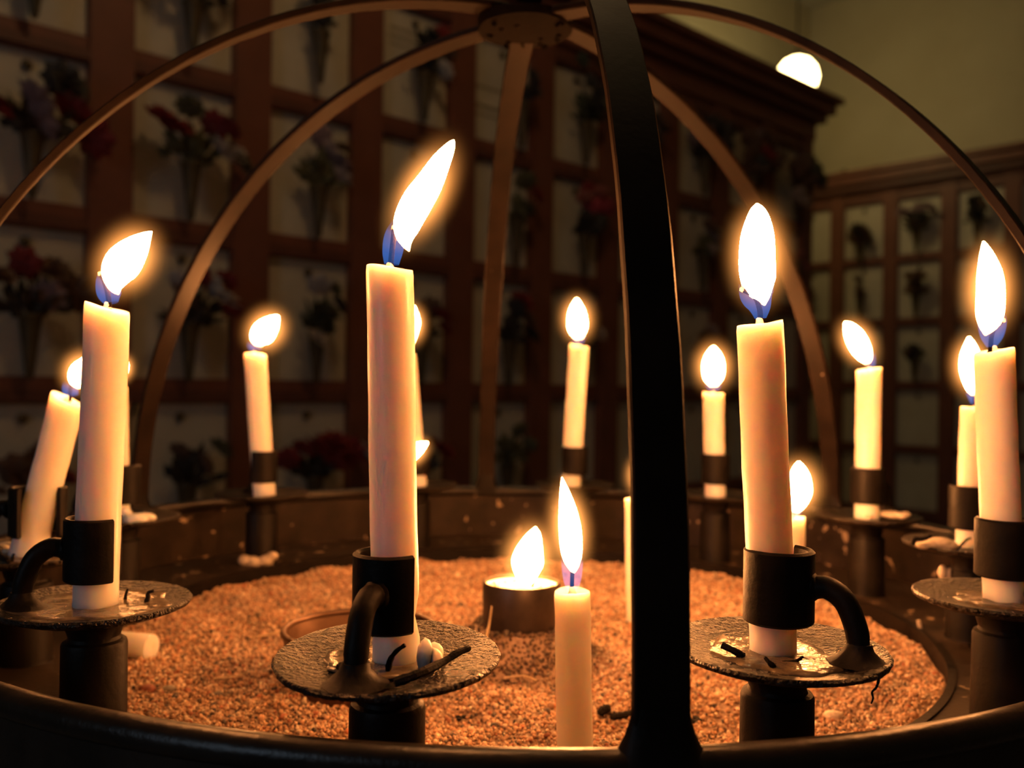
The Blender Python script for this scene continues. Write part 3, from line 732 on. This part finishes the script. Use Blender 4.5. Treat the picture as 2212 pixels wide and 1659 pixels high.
twig('burnt_wick', 'long bent black wick hooked over the rim of the far crusted pan', [at(x, y, de - .02) for (x, y) in ((1972, 1178), (1976, 1164), (1992, 1164), (2006, 1160), (2012, 1156))], .0011, CHAR, 'burnt wick', 'burnt wick scraps on the pans')
twig('burnt_wick', 'thin black wick scrap looped beside the half hidden candle', [at(x, y, de - .012) for (x, y) in ((2062, 1190), (2076, 1178), (2088, 1166), (2098, 1162))], .0008, CHAR, 'burnt wick', 'burnt wick scraps on the pans')
twig('burnt_wick', 'small black stub on the pan of the thick leaning candle', upright('L', 24, 1216, [(28, 1206), (30, 1196)]), .0008, CHAR, 'burnt wick', 'burnt wick scraps on the pans')
twig('burnt_wick', 'tiny black stub at the foot of the thick leaning candle', upright('L', 62, 1200, [(61, 1190), (60, 1184)]), .0007, CHAR, 'burnt wick', 'burnt wick scraps on the pans')
twig('burnt_wick', 'black curl fallen over the edge of the leaning candle pan', [on_z(0, 1200, Z_PAN + .001), on_z(12, 1208, Z_PAN + .002), on_z(22, 1214, Z_PAN + .001)], .0012, CHAR, 'burnt wick', 'burnt wick scraps on the pans')
def on_sand(x, y, up=.0008):
    p = on_z(x, y, Z_SAND)
    for _ in range(3): p = on_z(x, y, sz(p) + up)
    return p
twig('burnt_match', 'black burnt match lying in the sand beside the near rib', [on_sand(1318, 1548, .0012), on_sand(1340, 1545, .0014), on_sand(1372, 1540, .0014)], .0013, CHAR, 'match', taper=False)
twig('charcoal_scrap', 'stubby black charred scrap at the head of the burnt match', [on_sand(1296, 1542, .0014), on_sand(1303, 1534, .002), on_sand(1314, 1530, .002)], .0017, CHAR, 'charcoal', taper=False)
twig('dry_straw', 'pale straw leaning against the sooty tin cup', [on_sand(1046, 1392, .001), at(1056, 1352, 5.05 * H), at(1062, 1310, 5.05 * H)], .0007, STRAW, 'straw', 'straws in the sand')
twig('dry_straw', 'pale straw lying on the sand behind the wide brown tin', [on_sand(545, 1378), on_sand(590, 1368), on_sand(612, 1360)], .0006, STRAW, 'straw', 'straws in the sand')
twig('dry_straw', 'short pale straw on the sand in front of the wide brown tin', [on_sand(462, 1466), on_sand(500, 1464), on_sand(535, 1452)], .0007, STRAW, 'straw', 'straws in the sand')
twig('dry_straw', 'broken straw on the sand between the tin cup and the near rib', [on_sand(1090, 1466), on_sand(1130, 1460), on_sand(1160, 1470)], .0006, STRAW, 'straw', 'straws in the sand')
dr = depth(on_z(1990, 1390, Z_SAND))
twig('wax_drip', 'long pale wax drip hanging down the inner ring of the tray', [at(1984, 1340, dr), at(1990, 1366, dr), at(1998, 1400, dr)], .0011, WAX_DULL, 'wax')
for (x, y, r, lab) in ((455, 1408, .0042, 'dark clump of soot lying in a hollow of the sand'), (366, 1416, .0018, 'small dark speck of soot near a wax stub'), (1510, 1556, .004, 'dark crumb of char in the sand hollow behind the near rib'), (1000, 1552, .0028, 'dark crumb in the sand beyond the front holder post')):
    p = on_sand(x, y, .0003); b = MB()
    for i in range(5): b.ico((random.uniform(-1, 1) * r, random.uniform(-.5, .5) * r, random.uniform(0, .2) * r), r * random.uniform(.3, .6), 1, .5, (1, 1, .5))
    tag(b.build('soot_clump', CHAR, None, p), lab, 'soot')
for (x, y, r, m_, lab) in ((318, 1488, .0030, (.30, .09, .05), 'rust-red pebble in the sand'), (365, 1488, .0026, (.34, .30, .24), 'grey pebble next to the rust-red one'), (1800, 1546, .0034, (.80, .66, .50), 'pale oblong pebble in the sand near the rim'), (470, 1500, .0021, (.16, .14, .12), 'dark pebble in the sand')):
    p = on_sand(x, y, .0002)
    tag(MB().ico((0, 0, 0), r, 2, .12, (1.15, .9, .6)).build('pebble', mat_simple('pebble_stone', m_, tuple(v * .7 for v in m_), 300, rough=.5), None, p), lab, 'pebble')

# wide browned tin standing empty in the sand
c = at(778, 1357, 4.80 * H); zb = sz(c) - .002; ztp = CZ - 1.27 * H; rt = .404 * H; hh = ztp - zb
bowl = tag(empty('tin_bowl', (c.x, c.y, zb)), 'wide empty brown tin bowl standing in the sand', 'bowl')
MB().lathe([(0, 0), (rt * .84, 0), (rt * .87, .001), (rt * .985, hh - .002), (rt * .955, hh - .002), (rt * .845, .0022), (0, .0022)], 56).build('bowl_body', COPPER, bowl)
MB().lathe([(rt * .97 + .0014 * math.cos(a), hh - .001 + .0014 * math.sin(a)) for a in [2 * math.pi * i / 10 for i in range(10)]], 56).build('rolled_rim', COPPER, bowl)
# candle stub lying in the sand
c = on_sand(283, 1420, .0); d = depth(c); r_ = .075 * H
st_ = MB().lathe([(0, -.011), (r_ * .93, -.011), (r_, -.0095), (r_, .0095), (r_ * .96, .0108), (r_ * .5, .0112), (0, .0108)], 32)
o = st_.build('candle_stub', WAX, None, (c.x, c.y, c.z + r_ * .9), (math.radians(90), 0, math.radians(76)))
tag(o, 'short white candle stub lying on its side in the sand', 'candle stub')

# wax lumps, films, drips
def lump(name, label, pts, mat, cat='wax', group=None):
    base = pts[0][0]; b = MB()
    for p, r, sc in pts: b.ico(p - base, r, 2, .09, sc)
    return tag(b.build(name, mat, None, base, angle=70), label, cat, group)
pB = HC['B']
lump('wax_lump', 'soft wax lump pressed against the foot of the tallest candle', [(on_z(930, 1424, Z_PAN + .003), .0030, (1.1, .8, 1.1)), (on_z(938, 1408, Z_PAN + .003), .0022, (1.2, .8, 1.2)), (on_z(918, 1418, Z_PAN + .004), .0032, (.7, .7, 1.5))], WAX)
lump('wax_lump', 'whitish wax remnant lying on the pan of the hidden candle', [(on_z(292, 1123, Z_PAN + .003), .0048, (1.4, .8, .7)), (on_z(312, 1118, Z_PAN + .003), .0042, (1.5, .8, .65)), (on_z(272, 1118, Z_PAN + .004), .004, (.9, .7, 1.3))], WAX)
jb = HC['J']
lump('wax_lump', 'crumpled wax drippings heaped round the foot of a far post', [(Vector((jb.x + dx, jb.y - .010, Z_LEDGE + .002 + dz)), r, (1.2, .8, .9)) for dx, dz, r in ((-.008, .001, .004), (-.002, 0, .0045), (.006, .001, .0042), (.010, .004, .0032), (.002, -.001, .003))], WAX_DULL)
fb = HC['F']
lump('wax_crumbs', 'dull wax crumbs heaped on the pan of the candle with the leaning flame', [(Vector((fb.x + dx, fb.y - .004 + dy, Z_PAN + .003)), r, (1.2, 1, .6)) for dx, dy, r in ((.013, 0, .004), (.017, -.004, .0035), (.010, .003, .003), (.021, .001, .003), (-.004, -.010, .002))], WAX_DULL)
lump('wax_crumbs', 'crusted wax crumbs on the pan of the half hidden candle', [(at(x, y, de - .012), r, (1.4, .9, .6)) for x, y, r in ((2030, 1172, .0045), (2010, 1176, .0035), (2046, 1178, .004), (1996, 1178, .003))], WAX_DULL)
lump('wax_crumbs', 'pale wax crumbs on the pan beside the thick leaning candle', [(on_z(x, y, Z_PAN + .0015), r, (1.2, 1, .6)) for x, y, r in ((14, 1178, .003), (26, 1180, .0026), (2, 1184, .0032), (16, 1190, .002))], WAX_DULL)
lump('wax_lump', 'wax lumps clinging to the foot of the post of the pointed flame candle', [(at(x, y, dr + .01), r, (1.1, .8, 1)) for x, y, r in ((2085, 1375, .0035), (2100, 1368, .004), (2092, 1392, .003), (2072, 1352, .003))], WAX_DULL)
lump('wax_drip', 'wax drops below the pan of the half hidden candle', [(at(x, y, de), r, (.8, .8, 1.3)) for x, y, r in ((2036, 1236, .0028), (2050, 1240, .0025), (2064, 1232, .002))], WAX_DULL)
def film(key, label, r0, seed, off=(0, 0)):
    c = HC[key]; rnd = random.Random(seed); n = 56; rings = []
    ph = [rnd.random() * 6.28 for _ in range(5)]
    for s_, z in ((1.0, .0), (.97, .0007), (.8, .0009), (.4, .0010), (.05, .0010)):
        ring = []
        for k in range(n):
            a = 2 * math.pi * k / n
            q_ = r0 * (1 + .10 * math.sin(2 * a + ph[0]) + .08 * math.sin(3 * a + ph[1]) + .05 * math.sin(7 * a + ph[2]) + .03 * math.sin(13 * a + ph[3])) * s_
            pr = q_ / H
            zz = max(0, (pr - .18)) ** 1.6 * .22 * H
            ring.append(Vector((off[0] + q_ * math.cos(a), off[1] + q_ * math.sin(a), z + zz + .00025 * math.sin(5 * a + 9 * s_))))
        rings.append(ring)
    return tag(link('wax_film', grid_mesh('wax_film', rings, None, False, True), FILM, None, c), label, 'wax', 'hardened wax films on the pans')
FILM = mat_simple('pan_wax_film', (.07, .052, .034), (.24, .18, .115), 190, rough=.22, bstr=.8, bdist=.0008)
film('A', 'glossy uneven wax film spread over the pan with two charred wick stubs', .30 * H, 3)
film('C', 'cream wax film with low ridges on the pan of the closed clip candle', .235 * H, 5, (-.002, -.001))
film('B', 'dark greasy wax film on the pan of the tallest candle', .20 * H, 8)
film('D', 'thin wax film on the pan of the pointed flame candle', .20 * H, 11)
film('L', 'pale wax film under the thick leaning candle', .24 * H, 13)

# ------------------------------------------------------------------ flower vases hanging on the niche plates
def mat_petal(name, c): return mat_simple(name, c, tuple(v * .72 for v in c), 60, rough=.7, bstr=0)
COLS = {n: mat_petal('petals_' + n, c) for n, c in dict(red=(.24, .018, .016), pink=(.42, .045, .07), white=(.55, .47, .40), pale=(.46, .34, .28), brown=(.16, .085, .05), green=(.055, .065, .035), dark=(.045, .038, .032), mauve=(.26, .17, .17), rose=(.42, .13, .10), olive=(.12, .11, .05)).items()}
LEAF = {'green': COLS['green'], 'dark': COLS['dark'], 'olive': COLS['olive'], 'brown': COLS['brown']}
vb = MB(); vb.lathe([(0, -.15), (.006, -.148), (.011, -.135), (.018, -.07), (.027, .0), (.031, .006), (.030, .010), (.024, .008), (.014, -.07), (0, -.08)], 16)
ME_VASE = vb.mesh('vase'); ME_VASE.materials.append(BRASS)
def bloom_mesh(i):
    rnd = random.Random(i); v = []; f = []
    for ring, (np_, tilt, ln) in enumerate(((5, .35, .7), (7, .9, .95), (8, 1.35, 1.1))):
        for k in range(np_):
            a = 2 * math.pi * k / np_ + ring * .4 + rnd.random() * .2
            d = Vector((math.cos(a) * math.sin(tilt), math.sin(a) * math.sin(tilt), math.cos(tilt))); s_ = Vector((-math.sin(a), math.cos(a), 0)) * ln * .42
            up = d.cross(s_).normalized() * .12
            n = len(v); v += [d * .05, d * ln * .6 + s_ + up, d * ln * 1.05, d * ln * .6 - s_ + up, d * ln * .55 - up]
            f += [(n, n + 1, n + 2), (n, n + 2, n + 3), (n + 1, n + 4, n + 2), (n + 4, n + 3, n + 2), (n, n + 4, n + 1), (n, n + 3, n + 4)]
    return MB().add(v, f).mesh('bloom', smooth=False)
BLOOMS = {}
def get_bloom(col, i):
    if (col, i) not in BLOOMS:
        me = bloom_mesh(i); me.materials.append(COLS[col]); BLOOMS[(col, i)] = me
    return BLOOMS[(col, i)]
def leaf_cluster(seed, w, h, n):
    rnd = random.Random(seed); b = MB()
    for i in range(n):
        a = rnd.uniform(0, 6.28); e = rnd.uniform(.05, 1.35)
        d = Vector((math.cos(a) * math.sin(e) * w, math.sin(a) * math.sin(e) * w * .45 - .015, math.cos(e) * h))
        st0 = d * rnd.uniform(.05, .55); L = d * rnd.uniform(.35, .55)
        sd = d.cross(Vector((rnd.uniform(-1, 1), rnd.uniform(-1, 1), .3))).normalized() * rnd.uniform(.010, .022)
        up = sd.cross(d).normalized() * .004
        b.add([st0, st0 + L * .5 + sd + up, st0 + L, st0 + L * .5 - sd + up, st0 + L * .5 - up], [(0, 1, 4), (1, 2, 4), (0, 4, 3), (4, 2, 3), (0, 3, 2), (0, 2, 1)])
    for i in range(6):
        a = rnd.uniform(0, 6.28); d = Vector((math.cos(a) * w * .5, math.sin(a) * w * .2 - .01, h * .8))
        b.tube([(0, 0, -.02), d * .5, d], .0016, 5)
    return b
VN = [0]
def flowers(wall, k, j, look, blooms, leaf='green', w=.095, h=.13, n=26, bs=.026, dx=.0, drop=.0, vase=True):
    """blooms: list of (colour, side -1..1, height 0..1)"""
    VN[0] += 1
    n = int(n * 1.9); bs = bs * 1.45; w = w * 1.1
    if wall == 1: base, al, into, rows, per, pw, ph, cnt = P0, D1, M1, ROWS1, W, PW1, PH1, 9 - k
    else: base, al, into, rows, per, pw, ph, cnt = P2, D2, M2, ROWS2, .385, PW2, PH2, k + 3
    ORD = ['', 'first', 'second', 'third', 'fourth', 'fifth', 'sixth', 'seventh', 'eighth', 'ninth', 'tenth', 'eleventh', 'twelfth', 'thirteenth']
    p = base + al * (k * per + pw * (.5 + dx)) - into * .022 + Vector((0, 0, rows[j] - ph * (.62 + drop)))
    root = empty('flower_vase', p)
    root.matrix_world = Matrix.Translation(p) @ Matrix((al, into, Vector((0, 0, 1)))).transposed().to_4x4()
    wl = 'column from the cornice end' if wall == 1 else 'column of the square-set wall'
    tag(root, f'{look}, {ORD[j + 1]} row, {ORD[cnt]} {wl}', 'flowers', 'flower vases hanging on the niche plates')
    if vase: link('vase', ME_VASE, None, root, (0, -.012, 0))
    leaf_cluster(VN[0], w, h, n).build('foliage', LEAF[leaf], root, (0, -.012, .0), smooth=False)
    rnd = random.Random(VN[0])
    for i, (c, s_, u) in enumerate(blooms):
        o = link('bloom', get_bloom(c, i % 3), None, root, (s_ * w, -.035 - .02 * rnd.random(), .01 + u * h), (rnd.uniform(.5, 1.2), rnd.uniform(-.5, .5), rnd.uniform(0, 3)))
        q_ = bs * rnd.uniform(.8, 1.2); o.scale = (q_, q_, q_)
    return root
F_ = flowers
F_(1, -2, 1, 'red flowers with dark leaves', [('red', -.3, .5), ('red', .4, .6), ('red', .8, .4)])
F_(1, -1, 0, 'grey-mauve faded flowers in brass vase', [('mauve', -.6, .5), ('white', -.1, .8), ('brown', .6, .9), ('mauve', -.4, .2)], 'dark', w=.11, bs=.035)
F_(1, -1, 1, 'wide red and mauve bouquet with dark leaf', [('red', -1, .5), ('red', -.7, .3), ('mauve', -.1, .5), ('mauve', 0, .2), ('red', .55, .5), ('red', .95, .1), ('dark', .35, 1.0), ('dark', .5, .95)], 'dark', w=.12, bs=.036)
F_(1, -1, 2, 'dusky red-brown bouquet', [('brown', -.6, .6), ('red', -.2, .9), ('brown', .3, .8), ('mauve', .2, .3), ('brown', .7, .4)], 'dark', w=.12, bs=.034)
F_(1, -1, 3, 'brown dried bouquet', [('brown', -.4, .5), ('brown', .3, .8), ('red', .6, .3)], 'brown')
F_(1, 0, 0, 'pink-red flowers over dark leaves in brass vase', [('pink', -.1, 1.1), ('pink', .25, .8), ('pink', .75, .85), ('dark', .0, .5), ('dark', .4, .4), ('mauve', -.7, .7), ('mauve', -.7, .4)], 'dark', w=.11, bs=.034)
F_(1, 0, 1, 'deep red and white flowers with olive leaf', [('red', -.75, .7), ('red', -.45, .55), ('olive', -.15, 1.05), ('red', .35, .8), ('red', .6, .75), ('white', .5, .3), ('white', .8, .25), ('olive', .95, .1)], 'olive', w=.12, bs=.034)
F_(1, 0, 2, 'red and white flowers', [('red', .1, 1.0), ('white', .35, .8), ('red', .7, .9), ('white', .7, .5), ('red', .9, .3), ('brown', -.3, .5), ('white', -.4, .8)], 'dark', w=.11, bs=.03)
F_(1, 0, 3, 'brown withered bunch', [('brown', -.3, .7), ('brown', .2, .4), ('olive', .6, .7)], 'dark', w=.12)
F_(1, 1, 0, 'tall dried seed heads in a grey vase', [('dark', -.3, 1.0), ('dark', .05, .9), ('dark', -.6, .85), ('dark', .75, 1.25), ('brown', .3, 1.5)], 'dark', w=.075, h=.16, bs=.022, drop=-.08)
F_(1, 1, 1, 'pale pink faded flowers', [('pale', .1, .8), ('mauve', .4, .5), ('pale', .5, .2), ('mauve', -.1, 1.1), ('brown', .6, .9)], 'olive', w=.10, bs=.026)
F_(1, 1, 2, 'grey-green bunch with whitish ribbon', [('olive', .3, 1.0), ('white', -.1, 1.0), ('dark', .5, .6), ('olive', .1, .4), ('white', -.2, -.2)], 'green', w=.09, bs=.03)
F_(1, 1, 3, 'broad bunch of dark red roses', [('red', -.9, .4), ('red', -.5, .6), ('red', -.1, .6), ('red', .35, .7), ('red', .75, .5), ('red', .2, .3), ('white', 1.2, .5)], 'dark', w=.11, bs=.034)
F_(1, 2, 0, 'dark foliage with one red flower', [('red', .5, 1.0), ('dark', 0, .8), ('dark', -.4, .6), ('brown', .7, .6), ('white', .5, .1)], 'dark', w=.09, bs=.03)
F_(1, 2, 2, 'small dark red bunch', [('red', .5, .5), ('brown', .2, .7), ('red', .8, .2)], 'dark', w=.08)
F_(1, 2, 3, 'red flowers close above the plate edge', [('red', .3, .6), ('red', .7, .4), ('brown', -.2, .5)], 'dark', w=.1)
F_(1, 3, 0, 'dark narrow bunch to one side', [('dark', .2, .7), ('dark', .3, .3)], 'dark', w=.05, h=.12, dx=.18, n=16)
F_(1, 3, 1, 'olive stems with a red flower', [('red', .8, .8), ('olive', .3, .4), ('olive', .1, 1.1)], 'olive', w=.08, dx=.1)
F_(1, 3, 2, 'dark drooping bunch', [('dark', -.1, .9), ('brown', .4, .6), ('dark', .7, .2), ('red', .2, 1.1)], 'dark', w=.10, bs=.034)
F_(1, 3, 3, 'yellow-green leafy bunch', [('olive', .2, .9), ('olive', .6, .5)], 'olive', w=.11)
F_(1, 4, 0, 'loose dark green sprays', [('green', -.5, 1.5), ('dark', -.2, 1.0), ('green', .5, 1.5), ('dark', .5, .8), ('dark', .2, .4), ('dark', -.1, .4), ('olive', .7, .6)], 'green', w=.11, bs=.026, h=.15)
F_(1, 4, 1, 'round wreath of pink and red flowers', [('rose', -.5, 1.0), ('red', -.1, 1.3), ('rose', .4, 1.2), ('pink', 0, .8), ('pink', .5, .75), ('red', .8, .9), ('dark', .2, .3), ('dark', -.3, .4), ('dark', .6, .4)], 'dark', w=.09, bs=.028)
F_(1, 4, 2, 'dark bunch with pale specks', [('pale', -.4, .7), ('dark', .2, .8), ('pale', .5, .4)], 'dark', w=.09)
F_(1, 5, 0, 'dark leafy bunch', [('dark', 0, .7), ('brown', .4, .5)], 'dark')
F_(1, 5, 1, 'brown leafy bunch', [('brown', 0, .7), ('red', .4, .5)], 'dark')
F_(1, 5, 2, 'small red-brown bunch', [('brown', 0, .7), ('red', .4, .5)], 'dark')
F_(1, 6, 0, 'large blackish bouquet', [('dark', -.6, .9), ('dark', 0, 1.1), ('dark', .5, .9), ('dark', -.2, .5), ('dark', .6, .4), ('mauve', -.5, .6)], 'dark', w=.13, bs=.045)
F_(1, 6, 1, 'whitish flowers', [('white', .5, .9), ('pale', .1, .7), ('white', .5, .3), ('brown', -.2, .9), ('pale', .0, .2)], 'olive', w=.1, bs=.03)
F_(1, 6, 2, 'small pale bunch', [('pale', .3, .8), ('brown', .1, .4)], 'brown', w=.08)
F_(1, 7, 0, 'large brown and dusky red bouquet', [('brown', -.6, 1.1), ('mauve', -.1, 1.2), ('brown', .4, 1.3), ('brown', -.3, .6), ('red', .2, .6), ('brown', .7, .6), ('dark', 0, .2)], 'brown', w=.13, bs=.042)
F_(1, 7, 1, 'red-brown bunch', [('red', .2, .8), ('brown', -.2, .5)], 'brown')
F_(1, 7, 2, 'brown bunch', [('brown', .2, .8), ('brown', -.2, .5)], 'brown')
F_(1, 8, 0, 'spreading dried brown bouquet over pale vase', [('brown', -.7, .5), ('brown', -.2, .9), ('olive', .4, .9), ('dark', .9, .9), ('brown', .6, .3), ('olive', 1.15, .5), ('pale', -.2, -.4), ('pale', -.2, -.8), ('pale', .2, -.6), ('dark', 1.0, .2)], 'brown', w=.12, h=.12, bs=.036, n=30, dx=.05, drop=-.02)
F_(1, 8, 1, 'dull pink bunch', [('rose', .0, .6), ('rose', .4, .3)], 'brown')
F_(2, -1, 1, 'small red bunch', [('red', .1, .5)], 'brown')
F_(2, 0, 0, 'dark rounded bush', [('brown', -.3, .5), ('dark', .1, .7), ('brown', .4, .5), ('dark', 0, .3), ('brown', .5, .1), ('brown', -.3, .1)], 'dark', w=.085, h=.12, bs=.042, drop=.14)
F_(2, 0, 1, 'thin brown bunch', [('brown', .0, .9), ('brown', .1, .4)], 'brown', w=.06)
F_(2, 1, 0, 'grey-mauve full bouquet', [('mauve', -.6, .8), ('dark', -.2, .6), ('mauve', .2, .9), ('dark', .4, .5), ('mauve', .8, .9), ('brown', .1, .2)], 'dark', w=.10, bs=.036)
F_(2, 1, 1, 'brown rounded bunch', [('brown', -.2, .8), ('brown', .3, .8), ('brown', 0, .4)], 'brown', bs=.036)
F_(2, 2, 0, 'dark loose bouquet', [('dark', .0, .9), ('brown', .3, .7), ('dark', -.3, .5)], 'dark', w=.10, bs=.034)
F_(2, 2, 1, 'red-brown bunch', [('brown', -.2, .8), ('red', .3, .6)], 'brown')
F_(2, 3, 0, 'dark bunch', [('dark', -.2, .8), ('brown', .3, .6)], 'dark')
F_(2, 0, 2, 'brown low bunch', [('brown', .1, .5), ('dark', -.2, .3)], 'dark')
F_(2, 1, 2, 'dark low bunch', [('dark', .1, .5), ('brown', -.2, .3)], 'dark')
F_(2, 2, 2, 'dusky low bunch', [('mauve', .1, .5), ('brown', -.2, .3)], 'dark')
# sprays lying on top of the second columbarium
for (x, y, lab) in ((1822, 352, 'olive dried spray lying on top of the square-set columbarium'), (1893, 346, 'brown dried spray on top of the square-set columbarium, farther along')):
    rr_ = ray(x, y); p = CG + Vector((rr_.x, rr_.y, 0)) * ((OFF2 + .1) / D1.dot(Vector((rr_.x, rr_.y, 0)))); p.z = CZ + 1.53
    tag(leaf_cluster(900 + x, .09, .07, 22).build('dried_spray', COLS['olive'], None, p, smooth=False), lab, 'flowers')
